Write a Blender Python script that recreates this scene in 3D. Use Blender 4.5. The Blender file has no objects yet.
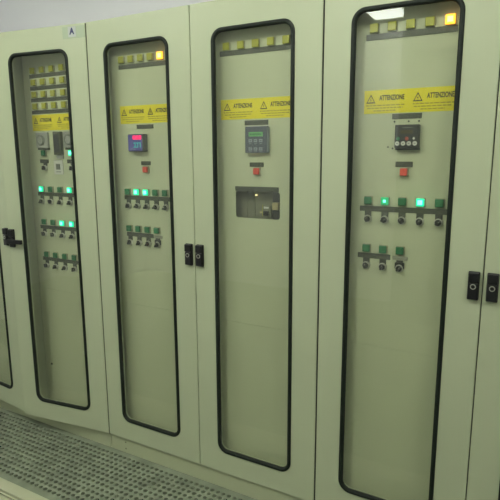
import bpy, bmesh, math, random
from mathutils import Vector, Matrix
random.seed(4)
sc = bpy.context.scene
col = sc.collection
PI = math.pi

# ------------------------------------------------------------------ materials
def srgb(r, g, b):
    f = lambda c: (c/255/12.92) if c/255 <= .04045 else ((c/255+.055)/1.055)**2.4
    return (f(r), f(g), f(b), 1)

def mat(name, rgb, rough=.5, metal=0.0, bump=0.0, bscale=200, vary=0.0, vscale=3.0, emit=None, estr=0.0, spec=.5, coat=0.0):
    m = bpy.data.materials.new(name); m.use_nodes = True
    nt = m.node_tree; b = nt.nodes['Principled BSDF']
    c = srgb(*rgb)
    b.inputs['Base Color'].default_value = c
    b.inputs['Roughness'].default_value = rough
    b.inputs['Metallic'].default_value = metal
    b.inputs['Specular IOR Level'].default_value = spec
    b.inputs['Coat Weight'].default_value = coat
    tc = nt.nodes.new('ShaderNodeTexCoord')
    if vary:
        n = nt.nodes.new('ShaderNodeTexNoise'); n.inputs['Scale'].default_value = vscale; n.inputs['Detail'].default_value = 4
        nt.links.new(tc.outputs['Object'], n.inputs['Vector'])
        r = nt.nodes.new('ShaderNodeMapRange'); r.inputs['From Min'].default_value = .3; r.inputs['From Max'].default_value = .7
        r.inputs['To Min'].default_value = 1-vary; r.inputs['To Max'].default_value = 1+vary
        nt.links.new(n.outputs['Fac'], r.inputs['Value'])
        mx = nt.nodes.new('ShaderNodeVectorMath'); mx.operation = 'SCALE'
        mx.inputs[0].default_value = c[:3]
        nt.links.new(r.outputs['Result'], mx.inputs['Scale'])
        nt.links.new(mx.outputs['Vector'], b.inputs['Base Color'])
    if bump:
        n2 = nt.nodes.new('ShaderNodeTexNoise'); n2.inputs['Scale'].default_value = bscale; n2.inputs['Detail'].default_value = 3
        nt.links.new(tc.outputs['Object'], n2.inputs['Vector'])
        bp = nt.nodes.new('ShaderNodeBump'); bp.inputs['Strength'].default_value = bump; bp.inputs['Distance'].default_value = .001
        nt.links.new(n2.outputs['Fac'], bp.inputs['Height']); nt.links.new(bp.outputs['Normal'], b.inputs['Normal'])
    if emit:
        b.inputs['Emission Color'].default_value = srgb(*emit); b.inputs['Emission Strength'].default_value = estr
    return m

PAINT = (183, 190, 158)
M = {}
M['paint'] = mat('pebble_paint', PAINT, .42, bump=.12, bscale=420, vary=.02, vscale=2)
M['plinth'] = mat('plinth_paint', (176, 181, 148), .5, bump=.12, bscale=420, vary=.03)
M['panel'] = mat('panel_paint', (192, 197, 164), .55, bump=.1, bscale=420, vary=.02)
M['inner'] = mat('inner_paint', (172, 178, 150), .6, vary=.03)
M['rubber'] = mat('gasket_rubber', (24, 31, 24), .55, spec=.3, bump=.1)
M['black'] = mat('black_plastic', (22, 22, 24), .38)
M['seam'] = mat('seam_dark', (24, 29, 18), .8)  # near-black fill that darkens gaps and slots
M['strip'] = mat('engraved_strip', (76, 80, 63), .5, vary=.08, vscale=60)
M['plate'] = mat('dark_name_plate', (70, 75, 58), .5, vary=.06, vscale=80)
M['greytag'] = mat('grey_tag', (150, 152, 132), .5)
M['bezel'] = mat('lamp_bezel', (156, 156, 126), .45)
M['ring'] = mat('switch_ring', (186, 186, 172), .35, metal=.35)
M['collar'] = mat('switch_collar', (70, 74, 60), .5)
M['knob'] = mat('switch_knob', (38, 42, 34), .35)
M['pointer'] = mat('switch_pointer', (190, 190, 176), .5)
M['amber'] = mat('amber_lens', (168, 168, 40), .4, coat=.3)
M['amber_lit'] = mat('amber_lens_lit', (255, 190, 60), .4, emit=(255, 172, 44), estr=2.0)
M['amber_core'] = mat('amber_lens_core', (255, 225, 120), .4, emit=(255, 220, 120), estr=3.0)
M['green'] = mat('green_lens', (34, 116, 68), .4, coat=.3)
M['green_lit'] = mat('green_lens_lit', (20, 220, 150), .4, emit=(14, 212, 158), estr=1.2)
M['green_dim'] = mat('green_lens_dim', (30, 170, 110), .4, emit=(20, 180, 115), estr=.55)
M['green_core'] = mat('green_lens_core', (120, 255, 220), .4, emit=(110, 250, 222), estr=3.0)
M['red'] = mat('red_button', (214, 78, 60), .4, coat=.2)
M['yellow'] = mat('sticker_yellow', (228, 214, 16), .5)
M['ink'] = mat('sticker_ink', (66, 62, 18), .6)
M['smallink'] = mat('sticker_small_ink', (170, 158, 24), .6)
M['devgrey'] = mat('device_grey', (76, 80, 76), .45)
M['devdark'] = mat('device_dark', (58, 60, 56), .4)
M['keypad'] = mat('keypad_face', (82, 88, 98), .45)
M['keygrey'] = mat('keypad_key', (138, 146, 152), .5)
M['keyink'] = mat('keypad_mark', (60, 64, 72), .5)
M['lcd'] = mat('green_lcd', (96, 160, 100), .3, emit=(96, 170, 100), estr=.12)
M['lcdink'] = mat('lcd_ink', (60, 110, 66), .4)
M['violet'] = mat('meter_face', (84, 84, 142), .35, emit=(70, 60, 150), estr=.12)
M['redled'] = mat('red_led', (240, 50, 110), .4, emit=(250, 30, 105), estr=.9)
M['teal'] = mat('teal_led', (60, 170, 165), .4, emit=(50, 175, 165), estr=.45)
M['dimdisplay'] = mat('dim_display', (84, 76, 54), .3)
M['keygreen'] = mat('green_key', (70, 130, 96), .5)
M['keyred'] = mat('red_key', (176, 84, 70), .5)
M['white'] = mat('white_plastic', (206, 206, 196), .5)
M['instr'] = mat('instrument_grey', (158, 160, 150), .5)
M['instr2'] = mat('instrument_shade', (118, 122, 112), .5)
M['module'] = mat('module_dark', (88, 92, 72), .5)
M['tan'] = mat('breaker_tan', (170, 160, 118), .5)
M['breaker'] = mat('breaker_grey', (118, 120, 98), .5, vary=.08, vscale=30)
M['led'] = mat('warm_led', (255, 240, 190), .4, emit=(255, 236, 170), estr=3.5)
M['steel'] = mat('screw_steel', (130, 130, 112), .35, metal=.8)
M['tape'] = mat('clear_tape', (176, 188, 160), .25)
M['tapewhite'] = mat('tag_white', (184, 189, 184), .5)
M['letter'] = mat('tag_letter', (38, 42, 88), .6)
M['grating'] = mat('grating_plastic', (128, 135, 115), .6, bump=.4, bscale=150, vary=.2, vscale=9)
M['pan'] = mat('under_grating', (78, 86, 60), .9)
M['lip'] = mat('lip_paint', (186, 188, 158), .5, vary=.03)
M['groove'] = mat('lip_groove', (100, 102, 78), .6)
M['slab'] = mat('room_floor', (70, 78, 58), .6, vary=.06)
M['wall'] = mat('wall_white', (238, 237, 243), .85, bump=.1, bscale=120)
M['darkwall'] = mat('wall_grey', (96, 100, 92), .8, bump=.1, bscale=120)
M['ceil'] = mat('ceiling_white', (222, 222, 216), .9)
M['housing'] = mat('light_housing', (225, 225, 220), .5)
M['diffuser'] = mat('light_panel', (255, 255, 245), .5, emit=(250, 255, 243), estr=22)
M['tube'] = mat('light_diffuser', (255, 255, 245), .5, emit=(250, 255, 243), estr=44.5)

def glass_mat():
    m = bpy.data.materials.new('window_glass'); m.use_nodes = True
    nt = m.node_tree; nt.nodes.clear()
    out = nt.nodes.new('ShaderNodeOutputMaterial')
    # weak diffuse share standing in for hazy room reflections on the panes
    du = nt.nodes.new('ShaderNodeBsdfDiffuse'); du.inputs['Color'].default_value = (.78, .80, .76, 1)
    dmix = nt.nodes.new('ShaderNodeMixShader'); dmix.inputs['Fac'].default_value = .022
    tr = nt.nodes.new('ShaderNodeBsdfTransparent'); tr.inputs['Color'].default_value = (.965, .972, .945, 1)
    gl = nt.nodes.new('ShaderNodeBsdfGlossy'); gl.inputs['Roughness'].default_value = .015
    gl.inputs['Color'].default_value = (.95, .97, .95, 1)
    fr = nt.nodes.new('ShaderNodeFresnel'); fr.inputs['IOR'].default_value = 1.5
    geo = nt.nodes.new('ShaderNodeNewGeometry')
    inv = nt.nodes.new('ShaderNodeMath'); inv.operation = 'SUBTRACT'; inv.inputs[0].default_value = 1
    nt.links.new(geo.outputs['Backfacing'], inv.inputs[1])
    mul = nt.nodes.new('ShaderNodeMath'); mul.operation = 'MULTIPLY'
    nt.links.new(fr.outputs['Fac'], mul.inputs[0]); nt.links.new(inv.outputs['Value'], mul.inputs[1])
    mix = nt.nodes.new('ShaderNodeMixShader')
    nt.links.new(mul.outputs['Value'], mix.inputs['Fac']); nt.links.new(tr.outputs['BSDF'], dmix.inputs[1]); nt.links.new(du.outputs['BSDF'], dmix.inputs[2]); nt.links.new(dmix.outputs['Shader'], mix.inputs[1]); nt.links.new(gl.outputs['BSDF'], mix.inputs[2])
    nt.links.new(mix.outputs['Shader'], out.inputs['Surface'])
    return m
M['glass'] = glass_mat()

# ------------------------------------------------------------------ mesh helper
class MB:
    """collects shapes with material slots, then links them as ONE mesh"""
    def __init__(self): self.bm = bmesh.new(); self.slots = []
    def s(self, m):
        if m not in self.slots: self.slots.append(m)
        return self.slots.index(m)
    def _set(self, faces, m, smooth=False):
        i = self.s(m)
        for f in faces: f.material_index = i; f.smooth = smooth
    def box(self, x0, x1, y0, y1, z0, z1, m, bev=0, rot=None):
        r = bmesh.ops.create_cube(self.bm, size=1)
        vs = r['verts']
        c = Vector(((x0+x1)/2, (y0+y1)/2, (z0+z1)/2))
        for v in vs:
            v.co = Vector((v.co.x*(x1-x0), v.co.y*(y1-y0), v.co.z*(z1-z0)))
            if rot is not None: v.co = rot @ v.co
            v.co += c
        faces = {f for v in vs for f in v.link_faces}
        if bev:
            es = list({e for v in vs for e in v.link_edges})
            g = bmesh.ops.bevel(self.bm, geom=es, offset=bev, segments=2, profile=.5, affect='EDGES')
            faces = {f for f in faces if f.is_valid} | set(g['faces'])
            for v in g['verts']: faces |= set(v.link_faces)
        self._set(faces, m)
        return self
    def cyl(self, x, z, y0, y1, r0, m, r1=None, n=20, sx=1, sz=1):
        """cylinder along y, front end at y0 (towards the room)"""
        r1 = r0 if r1 is None else r1
        a = [self.bm.verts.new((x+r0*sx*math.cos(2*PI*i/n), y0, z+r0*sz*math.sin(2*PI*i/n))) for i in range(n)]
        b = [self.bm.verts.new((x+r1*sx*math.cos(2*PI*i/n), y1, z+r1*sz*math.sin(2*PI*i/n))) for i in range(n)]
        side = [self.bm.faces.new((a[i], b[i], b[(i+1) % n], a[(i+1) % n])) for i in range(n)]
        caps = [self.bm.faces.new(a), self.bm.faces.new(b[::-1])]
        self._set(side, m, True); self._set(caps, m)
        return self
    def ring(self, x, z, y0, y1, ro, ri, m, n=24):
        loops = [[self.bm.verts.new((x+r*math.cos(2*PI*i/n), y, z+r*math.sin(2*PI*i/n))) for i in range(n)] for r, y in ((ro, y1), (ro*.97, y0), (ri, y0), (ri, y1))]
        self.bridge(loops, m, smooth=False)
        return self
    def bridge(self, loops, m, smooth=False, closed=True):
        n = len(loops[0]); fs = []
        for k in range(len(loops) if closed else len(loops)-1):
            a, b = loops[k], loops[(k+1) % len(loops)]
            for i in range(n):
                fs.append(self.bm.faces.new((a[i], b[i], b[(i+1) % n], a[(i+1) % n])))
        self._set(fs, m, smooth)
    def prism(self, pts, y0, y1, m):
        a = [self.bm.verts.new((x, y0, z)) for x, z in pts]; b = [self.bm.verts.new((x, y1, z)) for x, z in pts]
        n = len(pts)
        fs = [self.bm.faces.new(a), self.bm.faces.new(b[::-1])]
        fs += [self.bm.faces.new((a[i], b[i], b[(i+1) % n], a[(i+1) % n])) for i in range(n)]
        self._set(fs, m); return self
    def plate_with_hole(self, outer, inner, y0, y1, m, n=6):
        """flat plate in xz with a rounded rectangular hole, thickness y0..y1"""
        x0, x1, z0, z1 = outer
        lo = rr(*inner, n); q = len(lo)//4
        oc = [(x1, z1), (x0, z1), (x0, z0), (x1, z0)]
        fs = []
        for y, flip in ((y0, False), (y1, True)):
            iv = [self.bm.verts.new((p[0], y, p[1])) for p in lo]; ov = [self.bm.verts.new((p[0], y, p[1])) for p in oc]
            for k in range(4):
                for i in range(q-1):
                    fs.append(self.bm.faces.new((ov[k], iv[k*q+i], iv[k*q+i+1])))
                nk = (k+1) % 4
                fs.append(self.bm.faces.new((ov[k], iv[k*q+q-1], iv[nk*q], ov[nk])))
            if not flip: ia, oa = iv, ov
            else: ib, ob = iv, ov
        for A, B in ((ia, ib), (oa, ob)):
            k = len(A)
            fs += [self.bm.faces.new((A[i], A[(i+1) % k], B[(i+1) % k], B[i])) for i in range(k)]
        self._set(fs, m); return self
    def sweep_rr(self, rect, r, prof, m, n=8):
        """sweep profile [(inset, y)...] round a rounded rectangle"""
        x0, x1, z0, z1 = rect; loops = []
        for e, y in prof:
            loops.append([self.bm.verts.new((p[0], y, p[1])) for p in rr(x0+e, x1-e, z0+e, z1-e, max(r-e, .002), n)])
        self.bridge(loops, m, smooth=True); return self
    def text(self, body, x, z, h, y0, y1, m, w=None, offset=0.0):
        cu = bpy.data.curves.new('t', 'FONT'); cu.body = body; cu.size = 1; cu.offset = offset; cu.resolution_u = 3
        ob = bpy.data.objects.new('t', cu)
        me = bpy.data.meshes.new_from_object(ob)
        xs = [v.co.x for v in me.vertices]; ys = [v.co.y for v in me.vertices]
        ax, bx, ay, by = min(xs), max(xs), min(ys), max(ys)
        kz = h/(by-ay); kx = kz if w is None else w/(bx-ax)
        b2 = bmesh.new(); b2.from_mesh(me)
        r = bmesh.ops.extrude_face_region(b2, geom=list(b2.faces))
        top = {v for v in r['geom'] if isinstance(v, bmesh.types.BMVert)}
        for v in b2.verts:
            v.co = Vector((x+(v.co.x-ax)*kx, y0 if v in top else y1, z+(v.co.y-ay)*kz))
        me2 = bpy.data.meshes.new('t2'); b2.to_mesh(me2); b2.free()
        before = set(self.bm.faces); self.bm.from_mesh(me2)
        self._set([f for f in self.bm.faces if f not in before], m)
        bpy.data.objects.remove(ob); bpy.data.curves.remove(cu); bpy.data.meshes.remove(me); bpy.data.meshes.remove(me2)
        return self
    def mesh(self, name):
        bmesh.ops.recalc_face_normals(self.bm, faces=list(self.bm.faces))
        me = bpy.data.meshes.new(name); self.bm.to_mesh(me); self.bm.free()
        for k in self.slots: me.materials.append(M[k])
        return me
    def build(self, name, parent=None, loc=(0, 0, 0), bevel=0):
        return link(name, self.mesh(name), parent, loc, bevel)

def rr(x0, x1, z0, z1, r, n=6):
    """rounded rectangle, counter-clockwise from the top right corner"""
    out = []
    for cx, cz, a0 in ((x1-r, z1-r, 0), (x0+r, z1-r, 90), (x0+r, z0+r, 180), (x1-r, z0+r, 270)):
        for i in range(n):
            a = math.radians(a0+90*i/(n-1)); out.append((cx+r*math.cos(a), cz+r*math.sin(a)))
    return out

def link(name, me, parent=None, loc=(0, 0, 0), bevel=0):
    o = bpy.data.objects.new(name, me); col.objects.link(o); o.parent = parent; o.location = loc
    if bevel:
        b = o.modifiers.new('bevel', 'BEVEL'); b.width = bevel; b.segments = 2; b.limit_method = 'ANGLE'; b.angle_limit = math.radians(50)
    return o

def tag(o, label, cat=None, group=None, kind=None):
    o['label'] = label
    if cat: o['category'] = cat
    if group: o['group'] = group
    if kind: o['kind'] = kind
    return o

def struct(o): o['kind'] = 'structure'; return o

def empty(name, loc):
    o = bpy.data.objects.new(name, None); col.objects.link(o); o.location = loc; o.empty_display_size = .1
    return o

# ------------------------------------------------------------------ sizes
W, H, PL = .6, 2.2, .0864          # door width, total height, plinth height
DY = .06                           # face of the mounting panel behind the doors
WIN = (.106, .486, .196, 2.094)    # outer edge of the window gasket, from the hinge-left side
DT = .022                          # door thickness

# ------------------------------------------------------------------ room
def build_room():
    X0, X1, YB, YF, Z = -2.8, 4.4, .56, -3.6, 2.9
    # the perforated walkway in front of the cabinets, with the pan under it and the plain floor beyond
    f = MB()
    px, py = .031, .032
    i0, i1 = -78, 92
    ys = -.429
    rows = 13
    r = .0108; n = 8
    ti, gi = f.s('grating'), f.s('pan')
    ox = -.2415
    cache = {}
    def V(x, y, z):
        k = (round(x, 5), round(y, 5), round(z, 5))
        if k not in cache: cache[k] = f.bm.verts.new((x, y, z))
        return cache[k]
    fs = []; walls = []
    for j in range(rows):
        for i in range(i0, i1):
            cx, cy = ox+px*i, ys+py*(j+.5)
            sq = [(1, 0), (1, 1), (0, 1), (-1, 1), (-1, 0), (-1, -1), (0, -1), (1, -1)]
            o_ = [V(cx+a*px/2, cy+b*py/2, 0) for a, b in sq]
            jr = r*random.uniform(.88, 1.08)
            h_ = [f.bm.verts.new((cx+jr*1.08*math.cos(PI/4*k), cy+jr*math.sin(PI/4*k), 0)) for k in range(8)]
            b_ = [f.bm.verts.new((v.co.x, v.co.y, -.02)) for v in h_]
            for k in range(8):
                k2 = (k+1) % 8
                fs.append(f.bm.faces.new((o_[k], o_[k2], h_[k2], h_[k])))
                walls.append(f.bm.faces.new((h_[k], h_[k2], b_[k2], b_[k])))
    for q in fs: q.material_index = ti
    for q in walls: q.material_index = ti
    xa, xb = ox+px*(i0-.5), ox+px*(i1-.5)
    yt = ys+py*rows
    f.box(xa, xb, yt, YB, -.02, 0, 'grating')
    f.box(xa, xb, -.462, ys, -.02, 0, 'grating')
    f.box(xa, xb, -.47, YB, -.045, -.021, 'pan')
    f.box(X0-.1, X1+.1, YF-.1, -.575, -.06, -.012, 'slab')
    f.box(X0-.1, xa, -.575, YB, -.06, -.002, 'slab'); f.box(xb, X1+.1, -.575, YB, -.06, -.002, 'slab')
    struct(f.build('floor'))
    t = MB()
    t.box(xa, xb, -.5215, -.462, -.04, .006, 'lip', bev=.003)
    t.box(xa, xb, -.529, -.5215, -.04, -.006, 'groove')
    t.box(xa, xb, -.5375, -.529, -.04, .002, 'lip', bev=.001)
    t.box(xa, xb, -.544, -.5375, -.04, -.008, 'groove')
    t.box(xa, xb, -.575, -.544, -.04, .0, 'lip', bev=.001)
    struct(t.build('trim_1'))
    struct(MB().box(X0-.1, X1+.1, YB, YB+.1, -.06, Z+.1, 'wall').build('wall_back'))
    struct(MB().box(X0-.1, X0, YF-.1, YB, -.06, Z+.1, 'wall').build('wall_left'))
    struct(MB().box(X1, X1+.1, YF-.1, YB, -.06, Z+.1, 'wall').build('wall_right'))
    w = MB().box(X0, .75, YF-.1, YF, -.06, Z+.1, 'wall')
    w.box(.75, X1, YF-.1, -3.0, -.06, Z+.1, 'darkwall')
    struct(w.build('wall_front'))
    struct(MB().box(X0-.1, X1+.1, YF-.1, YB+.1, Z, Z+.1, 'ceil').build('ceiling'))

build_room()

def ceiling_light(x, y, sx, sy, label):
    t = empty('ceiling_light', (x, y, 2.9))
    tag(t, label, 'ceiling light', 'lit ceiling lights')
    h = MB()
    h.box(-sx/2, sx/2, -sy/2, sy/2, -.012, 0, 'housing')
    for s in (-1, 1):
        h.box(s*(sx/2)-.012, s*(sx/2)+.012, -sy/2-.012, sy/2+.012, -.05, 0, 'housing')
        h.box(-sx/2, sx/2, s*(sy/2)-.012, s*(sy/2)+.012, -.05, 0, 'housing')
    h.build('housing', t)
    MB().box(-sx/2+.014, sx/2-.014, -sy/2+.014, sy/2-.014, -.044, -.014, 'diffuser').build('diffuser', t)
    return t
def batten_light(x, y, label, L=1.2):
    t = empty('batten_light', (x, y, 2.9))
    tag(t, label, 'ceiling light', 'batten lights along the aisle')
    h = MB().box(-L/2, L/2, -.03, .03, -.05, 0, 'housing', bev=.004)
    for s in (-1, 1): h.box(s*(L/2-.012)-.012, s*(L/2-.012)+.012, -.075, .075, -.085, -.02, 'housing', bev=.004)
    h.build('housing', t)
    for s in (-1, 1):
        q = MB().cyl(0, 0, -L/2+.024, L/2-.024, .019, 'tube', n=16).mesh('tube')
        q.transform(Matrix.Rotation(PI/2, 4, 'Z'))
        link('tube', q, t, (0, s*.052, -.062))
    return t
batten_light(-.75, -1.45, 'white batten light with two lit tubes over the aisle before the leftmost cabinet')
batten_light(1.15, -1.45, 'white batten light with two lit tubes over the aisle before the middle cabinet doors')
batten_light(3.0, -1.45, 'white batten light with two lit tubes over the aisle before the rightmost cabinet')
ceiling_light(.55, -2.86, .36, 1.16, 'lit white ceiling light mirrored in the rightmost full glass door')

# ------------------------------------------------------------------ shared meshes of the parts
def door_mesh(l=.0032, r=.0018):
    d = MB()
    d.plate_with_hole((l, W-r, PL+.005, H), (WIN[0]+.012, WIN[1]-.012, WIN[2]+.012, WIN[3]-.012, .04), 0, DT, 'paint', 8)
    return d.mesh('door')
def gasket_mesh():
    g = MB()
    g.sweep_rr(WIN, .052, [(0, .0005), (.001, -.004), (.005, -.0065), (.0125, -.0065), (.0165, -.003), (.0175, .0075), (.0125, .009), (.0125, .0005)], 'rubber')
    return g.mesh('window_gasket')
def pane_mesh():
    p = MB()
    p.prism(rr(WIN[0]+.013, WIN[1]-.013, WIN[2]+.013, WIN[3]-.013, .036, 8), .002, .006, 'glass')
    return p.mesh('window_pane')
# handle: black swing handle lying in its dish, lock barrel ringed in chrome; origin at its centre on the door face
def handle_mesh(ring='ring'):
    h = MB()
    h.box(-.0185, .0185, -.010, 0, -.05, .05, 'black', bev=.003)
    h.box(-.0165, .0165, -.021, -.010, .014, .048, 'black', bev=.003)
    h.box(-.0165, .0165, -.019, -.009, -.047, .0115, 'black', bev=.003)
    h.ring(0, -.001, -.0215, -.019, .0095, .0068, ring)
    h.cyl(0, -.001, -.0203, -.017, .0066, 'black')
    h.box(-.001, .001, -.0208, -.02, -.005, .003, 'seam')
    return h.mesh('handle')
def open_handle_mesh():
    """the same handle swung out sideways, its empty dish upright behind it"""
    h = MB()
    h.box(-.0185, .0185, -.010, 0, -.05, .05, 'black', bev=.003)
    h.box(-.0165, .0165, -.022, -.010, .012, .048, 'black', bev=.003)
    h.cyl(-.002, -.014, -.028, -.009, .017, 'black')
    h.box(-.012, .088, -.034, -.020, -.027, -.004, 'black', bev=.003)
    return h.mesh('handle')
def bezel_mesh(q=.0165):
    b = MB().box(-q, q, -.007, 0, -q, q, 'bezel', bev=.002)
    return b.mesh('pilot_lamp')
def lens_mesh(m, core=None, q=.0145, c=.0078):
    b = MB().box(-q, q, -.0165, -.0072, -q, q, m, bev=.003)
    if core: b.box(-c, c, -.0174, -.0164, -c, c, core, bev=.0003)
    return b.mesh('lens')
def switch_mesh(plate=False):
    s = MB()
    s.box(-.0125, .0125, -.005, 0, .004, .030, 'collar', bev=.001)
    if plate: s.box(-.0175, .0175, -.0065, 0, -.002, .022, 'knob', bev=.001)
    s.cyl(0, 0, -.007, 0, .0150, 'ring', .0162)
    s.ring(0, 0, -.0125, -.007, .0135, .0112, 'ring')
    return s.mesh('selector_switch')
def knob_mesh():
    k = MB().cyl(0, 0, -.015, -.007, .0112, 'knob', .0112)
    k.box(-.0034, .0034, -.027, -.015, -.0105, .0105, 'knob', bev=.0012)
    k.box(-.0007, .0007, -.0274, -.0268, .002, .009, 'pointer')
    return k.mesh('knob')
def button_mesh():
    return MB().box(-.0155, .0155, -.010, 0, -.0165, .0165, 'bezel', bev=.002).mesh('push_button')
def cap_mesh():
    return MB().box(-.0130, .0130, -.022, -.0102, -.0135, .0135, 'red', bev=.003).mesh('cap')

_dr = door_mesh(.0018, .0032); _dr.transform(Matrix.Translation((-W, 0, 0)))
ME = dict(door=door_mesh(), door_right=_dr, gasket=gasket_mesh(), pane=pane_mesh(), handle=handle_mesh(), handle_open=open_handle_mesh(),
          bezel=bezel_mesh(), bezel_big=bezel_mesh(.0165), amber=lens_mesh('amber', q=.0154), amber_lit=lens_mesh('amber_lit', 'amber_core', .0165, .009), green_dim=lens_mesh('green_dim', 'green_core', c=.0045), green=lens_mesh('green'),
          green_lit=lens_mesh('green_lit', 'green_core'), switch=switch_mesh(), switch_plate=switch_mesh(True), knob=knob_mesh(),
          button=button_mesh(), cap=cap_mesh())

def door(cab, hinge_left, hx, angle=0, ajar=None, open_handle=False, tagged=False, dull=True):
    """hx: hinge position along the cabinet; a right-hung door mirrors the same mesh by an offset of its width"""
    off = 0 if hinge_left else -W
    dm = ME['door'] if hinge_left else ME['door_right']
    d = link('door', dm, cab, (hx, 0, 0), bevel=.0022)
    d.rotation_euler.z = angle
    if ajar: d['label'] = ajar
    link('window_gasket', ME['gasket'], d, (off, 0, 0))
    link('window_pane', ME['pane'], d, (off, 0, 0))
    x = (W-.0285) if hinge_left else -(W-.0315)
    link('handle', ME['handle_open' if open_handle else 'handle'], d, (x, 0, 1.139))
    if tagged:
        t = MB().box(-.136, -.004, -.0012, 0, 2.136, 2.190, 'tape')
        t.box(-.102, -.056, -.0018, -.0012, 2.142, 2.188, 'tapewhite')
        t.text('A', -.094, 2.153, .031, -.0024, -.0018, 'letter', w=.029, offset=.045)
        t.build('letter_tag', d)['label'] = 'clear tape tag with a blue letter A'
    return d

# ------------------------------------------------------------------ panel fittings
def lamp(cab, x, z, kind):
    b = link('pilot_lamp', ME['bezel_big' if kind.startswith('amber') else 'bezel'], cab, (x, DY, z))
    l = link('lens', ME[kind], b)
    b['label'] = {'amber': 'unlit yellow pilot lamp', 'amber_lit': 'glowing amber pilot lamp', 'green': 'unlit green pilot lamp', 'green_lit': 'glowing green pilot lamp', 'green_dim': 'dimly glowing green pilot lamp'}[kind]
    return b
def switch(cab, x, z, turn=0, plate=False):
    s = link('selector_switch', ME['switch_plate' if plate else 'switch'], cab, (x, DY, z))
    k = link('knob', ME['knob'], s); k.rotation_euler.y = turn
    return s
def strip(cab, x0, x1, z, h=.020, m='strip', name='label_strip'):
    b = MB().box(x0, x1, DY-.003, DY, z-h/2, z+h/2, m, bev=.0006)
    return b.build(name, cab)
def red_button(cab, x, z):
    b = link('push_button', ME['button'], cab, (x, DY, z)); link('cap', ME['cap'], b)
    b['label'] = 'square red push button'
    return b
def screw(cab, x, z, r=.004, m='steel'):
    return MB().cyl(0, 0, -.003, 0, r*.8, m, r, 12).build('screw', cab, (x, DY, z))

def warning_sticker(cab, x0, z0=1.732, w=.322, h=.083, p=.166, m=.006):
    s = MB().box(x0, x0+w, DY-.0012, DY, z0, z0+h, 'yellow')
    y0, y1 = DY-.0017, DY-.0011
    for k in range(2):
        a = x0+m+k*p
        # hollow triangle with a flash
        cx, zb, tw, th = a+.019, z0+.037, .017, .032
        out = [(cx-tw, zb), (cx+tw, zb), (cx, zb+th)]
        inn = [(cx-tw*.70, zb+.0042), (cx+tw*.70, zb+.0042), (cx, zb+th*.80)]
        lo = [[s.bm.verts.new((p[0], y, p[1])) for p in q] for q, y in ((out, y1), (out, y0), (inn, y0), (inn, y1))]
        s.bridge(lo, 'ink')
        s.prism([(cx+.002, zb+.020), (cx-.0035, zb+.011), (cx-.0002, zb+.0115), (cx-.002, zb+.006), (cx+.0035, zb+.013), (cx+.0003, zb+.0125)], y0, y1, 'ink')
        s.text('ATTENZIONE', a+.050, z0+.046, .019, y0, y1, 'ink', w=.091, offset=.032)
        # three lines of fine print, too small to read
        for j, (b0, b1) in enumerate(((.002, .142), (.006, .136), (.030, .112))):
            x = a+b0; zz = z0+.029-j*.0095
            while x < a+b1:
                l = random.uniform(.007, .019); e = min(x+l, a+b1, x0+w-.003)
                if e <= x: break
                s.box(x, e, y0, y1, zz-.0022, zz+.0022, 'smallink'); x = e+.003
    return s.build('warning_sticker', cab)

def panels(cab, x0, hole=None):
    a, b = x0+.092, x0+.515
    if hole:
        p = MB().plate_with_hole((a, b, .832, 2.135), hole+(.012,), DY, DY+.003, 'panel', 5)
    else:
        p = MB().box(a, b, DY, DY+.003, .832, 2.135, 'panel')
    p.build('mounting_panel', cab)
    MB().box(a, b, DY+.0012, DY+.0042, .105, .8309, 'panel').build('lower_panel', cab)
    r = MB()
    if hole: r.plate_with_hole((x0+.021, x0+W-.018, .10, 2.17), (hole[0]-.075, hole[1]+.06, hole[2]-.05, hole[3]+.05, .01), .088, .094, 'panel', 5)
    else: r.box(x0+.021, x0+W-.018, .088, .094, .10, 2.17, 'panel')
    for u in (a+.002, b-.022): r.box(u, u+.02, DY+.0042, .088, .14, 2.1, 'inner')
    r.build('panel_frame', cab)

def cabinet(x, label):
    c = empty('electrical_cabinet', (x, 0, 0))
    tag(c, label, 'cabinet', 'row of double door switch cabinets')
    w = 2*W; e = .002
    b = MB(); y0, y1 = DT+.001, .52
    z0, z1 = PL+.001, H-.002
    b.box(e, .02, y0, y1, z0, z1, 'paint'); b.box(w-.02, w-e, y0, y1, z0, z1, 'paint')
    b.box(.02, w-.02, y0, y1, z1-.02, z1, 'paint'); b.box(.02, w-.02, y0, y1, z0, z0+.012, 'paint')
    b.box(.02, w-.02, y1-.015, y1, z0+.012, z1-.02, 'inner')
    b.box(w/2-.016, w/2+.016, y0+.007, .09, z0+.012, z1-.02, 'inner')
    b.build('body', c)
    # dark strip added to deepen the shade in gaps between neighbouring doors
    MB().box(.0004, .0195, DT+.0005, y0, z0, z1, 'seam').box(.0004, .0027, .003, y0, z0, z1, 'seam').build('joint_dark_strip', c)
    MB().box(w-.0195, w-.0004, DT+.0005, y0, z0, z1, 'seam').box(w-.0027, w-.0004, .003, y0, z0, z1, 'seam').build('joint_dark_strip', c)
    MB().box(w/2-.012, w/2+.012, DT+.0008, y0+.006, z0, z1, 'seam').box(w/2-.0013, w/2+.0013, .006, y0, z0, z1, 'seam').build('joint_dark_strip', c)
    p = MB().box(.0028, w-.0028, .013, .50, 0, PL, 'plinth', bev=.0015).box(.0006, w-.0006, .030, .49, .001, PL-.002, 'seam')  # dark core added behind the plinth joints to deepen their shade
    return c, p.build('plinth', c)

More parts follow.
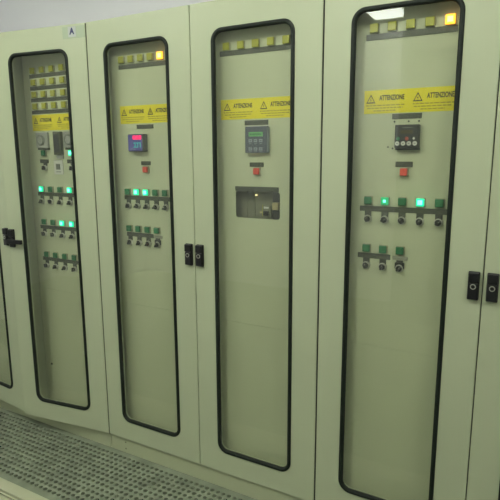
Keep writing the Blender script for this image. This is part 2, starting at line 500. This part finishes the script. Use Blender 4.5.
# ------------------------------------------------------------------ left cabinet: doors ajar
cab, _ = cabinet(-1.2, 'leftmost pale green metal cabinet, glass doors ajar, four rows of yellow lamps')
cab_left = cab
door(cab, True, 0, -.10, ajar='left door standing slightly open')
door(cab, False, 2*W, .132, ajar='right door standing open with its handle swung out', open_handle=True, tagged=True)
panels(cab, 0); panels(cab, W)
o = W
XB = [.144, .216, .289, .363]
for z, zs in ((2.023, 1.996), (1.963, 1.934), (1.901, 1.873), (1.841, 1.811)):
    for x in XB: lamp(cab, o+x, z, 'amber')
    strip(cab, o+.108, o+.402, zs, .019)
warning_sticker(cab, o+.103, 1.714, w=.37, p=.182, m=.010)
def dial_instrument(x0, x1, lit):
    b = MB().box(-.046, .046, -.014, 0, -.041, .041, 'instr', bev=.003)
    b.box(-.032, .046, -.0155, 0, -.052, -.0405, 'plate')
    t = b.build('dial_instrument', cab, (o+(x0+x1)/2+.013, DY, 1.664))
    k = MB().cyl(0, 0, -.021, -.0142, .026, 'instr', .028); k.ring(0, 0, -.0225, -.02, .026, .021, 'instr2')
    k.build('dial', t, (-.004, 0, 0))
    lamp(cab, o+x0+.062, 1.596, lit)
    strip(cab, o+x0+.022, o+x0+.088, 1.552, .020, 'plate', 'name_plate')
    switch(cab, o+x0+.062, 1.517)
dial_instrument(.120, .216, 'green'); dial_instrument(.330, .426, 'green_lit')
md = MB().box(-.027, .027, -.022, 0, -.06, .06, 'module', bev=.003); md.box(-.021, .027, -.012, 0, -.08, -.06, 'instr', bev=.002)
md = md.build('relay_module', cab, (o+.304, DY, 1.646))
MB().box(-.019, .019, -.0245, -.0222, -.045, .045, 'devdark', bev=.0008).build('cover', md)
pl = MB().box(-.034, .034, -.006, 0, -.038, .038, 'white', bev=.002)
pl = pl.build('switch_plate', cab, (o+.286, DY, 1.521)); pl['label'] = 'white plate with a small grey rocker'
rk = MB().box(-.015, .015, -.0085, -.006, -.012, .018, 'instr2', bev=.001); rk.box(-.018, .018, -.0066, -.006, -.026, -.022, 'instr2')
rk.build('rocker', pl)
for z, zs, zk, lit in ((1.402, 1.3745, 1.335, (1, 0, 0, 1)), (1.221, 1.191, 1.153, (0, 0, 1, 1)), (1.037, 1.010, .972, (0, 0, 0, 0))):
    for x, q in zip(XB, lit):
        lamp(cab, o+x, z, 'green_lit' if q else 'green'); switch(cab, o+x-.006, zk, random.uniform(-.7, .7))
    strip(cab, o+.104, o+.400, zs)
screw(cab, o+.05+.055, .372, .007, 'devdark')

# ------------------------------------------------------------------ middle cabinet: meter door and keypad door
cab, plinth = cabinet(0, 'middle pale green metal cabinet with a violet meter and a keypad behind glass')
for zz in (.025, .062):
    MB().cyl(0, 0, -.002, .002, .0045, 'steel', .005, 10).build('bolt', plinth, (.105, .013, zz))
door(cab, True, 0); door(cab, False, 2*W)
panels(cab, 0); panels(cab, W, hole=(W+.182, W+.397, 1.314, 1.430))
XC = [.167, .225, .283, .341, .399]
for i, x in enumerate(XC): lamp(cab, x, 2.024, 'amber_lit' if i == 4 else 'amber')
strip(cab, .142, .428, 1.993)
warning_sticker(cab, .138, p=.161)
strip(cab, .238, .338, 1.716, .019, 'plate', 'name_plate')
mt = MB().box(-.048, .048, -.032, 0, -.041, .041, 'devgrey', bev=.004)
mt = mt.build('panel_meter', cab, (.2525, DY, 1.641))
MB().box(-.044, .040, -.0345, -.0322, -.037, .037, 'violet', bev=.0012).build('face_plate', mt)
rd = MB()
for i in range(3):                      # three red glowing figures
    x = -.012+i*.0175
    for dz in (.0290, .0225, .016): rd.box(x+.001, x+.014, -.0358, -.0344, dz, dz+.0045, 'redled')
    for dx in (0, .0105): rd.box(x+dx, x+dx+.0045, -.0358, -.0344, .0165, .0325, 'redled')
rd.build('red_display', mt)['label'] = 'glowing red figures'
td = MB()
for i in range(3):
    x = -.010+i*.0155
    td.box(x, x+.012, -.0358, -.0344, -.003, .0015, 'teal'); td.box(x+.008, x+.0125, -.0358, -.0344, -.022, .0015, 'teal')
    if i < 2: td.box(x, x+.012, -.0358, -.0344, -.022, -.0175, 'teal')
td.build('teal_display', mt)['label'] = 'glowing teal figures'
MB().box(-.032, .002, -.0352, -.0344, -.030, -.027, 'keygrey').build('marking', mt)
strip(cab, .256, .314, 1.546, .018, 'plate', 'name_plate')
red_button(cab, .291, 1.516)
for i, x in enumerate(XC):
    lamp(cab, x, 1.407, 'green_lit' if i in (1, 2) else 'green'); switch(cab, x, 1.339, (.1, 1.0, .5, 1.1, .8)[i])
strip(cab, .140, .432, 1.378)
for i in range(4):
    lamp(cab, XC[i], 1.2255, 'green'); switch(cab, XC[i], 1.156, (.2, .3, .6, .5)[i], plate=(i == 3))
strip(cab, .145, .313, 1.195)
strip(cab, .316, .368, 1.1925, .014, 'greytag', 'grey_tag')
# second door: keypad and breaker
o = W
XD = [.149, .2185, .288, .357, .4255]
for x in XD: lamp(cab, o+x, 2.028, 'amber')
strip(cab, o+.112, o+.446, 2.002, .021)
warning_sticker(cab, o+.113, w=.362, p=.176, m=.013)
strip(cab, o+.231, o+.342, 1.716, .020, 'plate', 'name_plate')
kp = MB().box(-.052, .050, -.024, 0, -.054, .054, 'keypad', bev=.003); kp.box(.047, .0525, -.021, -.001, -.052, .05, 'keygrey')
kp.box(-.0505, .0505, -.004, 0, .0545, .058, 'white')
kp = kp.build('keypad_module', cab, (o+.296, DY, 1.646))
sq = MB().box(-.033, .033, -.0262, -.024, .013, .031, 'lcd', bev=.0006)
for i in range(7): sq.box(-.027+i*.0078, -.022+i*.0078, -.0266, -.026, .019, .025, 'lcdink')
sq.build('screen', kp)['label'] = 'pale green liquid crystal screen'
for r_ in range(2):
    for c_ in range(3):
        k = MB().box(-.0085, .0085, -.0255, -.0235, -.0065, .0065, 'keygrey', bev=.0012)
        k.box(-.004, .004, -.0258, -.0254, -.001, .001, 'keyink')
        k.build('key', kp, ((-.026+c_*.0245), 0, -.004-r_*.034))
        MB().box(-.006, .006, -.0246, -.0238, -.0012, .0012, 'keygrey').build('key_caption', kp, ((-.026+c_*.0245), 0, -.0165-r_*.033))
strip(cab, o+.254, o+.320, 1.543, .019, 'plate', 'name_plate')
red_button(cab, o+.293, 1.516)
strip(cab, o+.181, o+.392, 1.4405, .020, 'plate', 'name_plate')
bk = MB()
bk.box(.15, .455, .104, .19, 1.285, 1.46, 'breaker')
bk.box(.262, .268, .098, .104, 1.31, 1.43, 'breaker'); bk.box(.226, .229, .100, .104, 1.31, 1.43, 'breaker')
bk.box(.312, .352, .088, .104, 1.314, 1.37, 'breaker', bev=.002)
bk.box(.362, .408, .084, .104, 1.385, 1.43, 'devdark', bev=.002); bk.box(.362, .408, .084, .104, 1.30, 1.350, 'devdark', bev=.002)
bk = bk.build('circuit_breaker', cab, (o-.012, 0, 0))
MB().box(.364, .392, .076, .104, 1.352, 1.383, 'tan', bev=.002).build('tan_block', bk)
MB().box(.319, .342, .0855, .088, 1.356, 1.364, 'white').build('rating_label', bk)
MB().box(.320, .344, .078, .088, 1.326, 1.346, 'black', bev=.002).build('toggle', bk)
MB().cyl(.275, 1.411, .097, .104, .003, 'led', .003, 12).build('indicator', bk)['label'] = 'small lit white indicator'
MB().cyl(.297, 1.337, .098, .104, .005, 'tan', .005, 12).build('terminal', bk)
MB().box(.306, .310, .097, .104, 1.32, 1.37, 'amber').build('warning_mark', bk)

# ------------------------------------------------------------------ right cabinet: drive display door
cab, _ = cabinet(1.2, 'rightmost pale green metal cabinet, amber lamp glowing and green lamp bright behind glass')
door(cab, True, 0); door(cab, False, 2*W)
panels(cab, 0); panels(cab, W)
XE = [.174, .2385, .3025, .3675, .4335]
for i, x in enumerate(XE): lamp(cab, x, 2.030, 'amber_lit' if i == 4 else 'amber')
strip(cab, .144, .458, 2.001, .021)
warning_sticker(cab, .144, 1.7325, w=.325, p=.169)
strip(cab, .250, .355, 1.720, .019, 'plate', 'name_plate')
for x in (.259, .310, .346): screw(cab, x, 1.7015, .0035, 'devdark')
for x, z in ((.239, 1.611), (.256, 1.606)): screw(cab, x, z, .003, 'devdark')
dr = MB().box(-.042, .042, -.030, 0, -.042, .040, 'devdark', bev=.003); dr.box(-.041, .044, -.020, 0, -.049, -.0415, 'devgrey', bev=.002)
dr = dr.build('drive_display', cab, (.311, DY, 1.649))
MB().box(-.016, .020, -.0308, -.0298, .028, .031, 'instr2').build('marking', dr)
rdm = MB().box(-.022, .022, -.0312, -.03, .008, .021, 'dimdisplay')
for i in range(4): rdm.box(-.017+i*.0095, -.011+i*.0095, -.0316, -.031, .010, .019, 'ink')
rdm.build('screen', dr)
for x, m_, nm in ((-.028, 'keygreen', 'green'), (.002, 'keyred', 'red')):
    MB().cyl(0, 0, -.0345, -.0298, .0062, m_, .0066, 16).build('key', dr, (x, 0, -.009))['label'] = f'round {nm} key'
MB().prism([(.026, -.014), (.031, -.009), (.026, -.003), (.022, -.009)], -.0335, -.0298, 'white').build('key', dr)['label'] = 'white arrow key'
for i in range(4):
    k = MB().cyl(0, 0, -.0345, -.0298, .0075, 'white', .008, 16); k.box(-.003, .003, -.035, -.0344, -.001, .001, 'devgrey')
    k.build('key', dr, (-.031+i*.0205, 0, -.026))['label'] = 'round white key'
strip(cab, .270, .332, 1.5485, .020, 'plate', 'name_plate')
red_button(cab, .304, 1.521)
for i, x in enumerate(XE):
    lamp(cab, x, 1.4125, ('green', 'green_dim', 'green', 'green_lit', 'green')[i]); switch(cab, x, 1.342, (.1, 1.1, -.3, .4, .9)[i])
strip(cab, .141, .468, 1.381)
for i in range(3):
    lamp(cab, XE[i], 1.2285, 'green'); switch(cab, XE[i], 1.160, (.2, .4, .7)[i], plate=(i == 2))
strip(cab, .139, .266, 1.198)
strip(cab, .274, .332, 1.198, .014, 'greytag', 'grey_tag')

# ------------------------------------------------------------------ camera
cd = bpy.data.cameras.new('camera'); cam = bpy.data.objects.new('camera', cd); col.objects.link(cam)
CX, CY, CZ, yaw, pit, rol, fpx = 1.9571, -1.9054, 1.5944, -.5121, -.1847, -.005, 522.69
F = Vector((math.sin(yaw)*math.cos(pit), math.cos(yaw)*math.cos(pit), math.sin(pit)))
R0 = Vector((math.cos(yaw), -math.sin(yaw), 0)); U0 = R0.cross(F)
Rv = math.cos(rol)*R0+math.sin(rol)*U0; Uv = -math.sin(rol)*R0+math.cos(rol)*U0
mw = Matrix((Rv, Uv, -F)).transposed().to_4x4(); mw.translation = Vector((CX, CY, CZ))
cam.matrix_world = mw
cd.sensor_width = 36; cd.lens = fpx/500*36; cd.clip_start = .02
sc.camera = cam

w = bpy.data.worlds.new('world'); sc.world = w; w.use_nodes = True
w.node_tree.nodes['Background'].inputs['Color'].default_value = (.5, .52, .5, 1)
w.node_tree.nodes['Background'].inputs['Strength'].default_value = .05
vs = sc.view_settings
vs.view_transform = 'Standard'; vs.look = 'None'; vs.gamma = 1; vs.use_curve_mapping = False
vs.exposure = 0.0
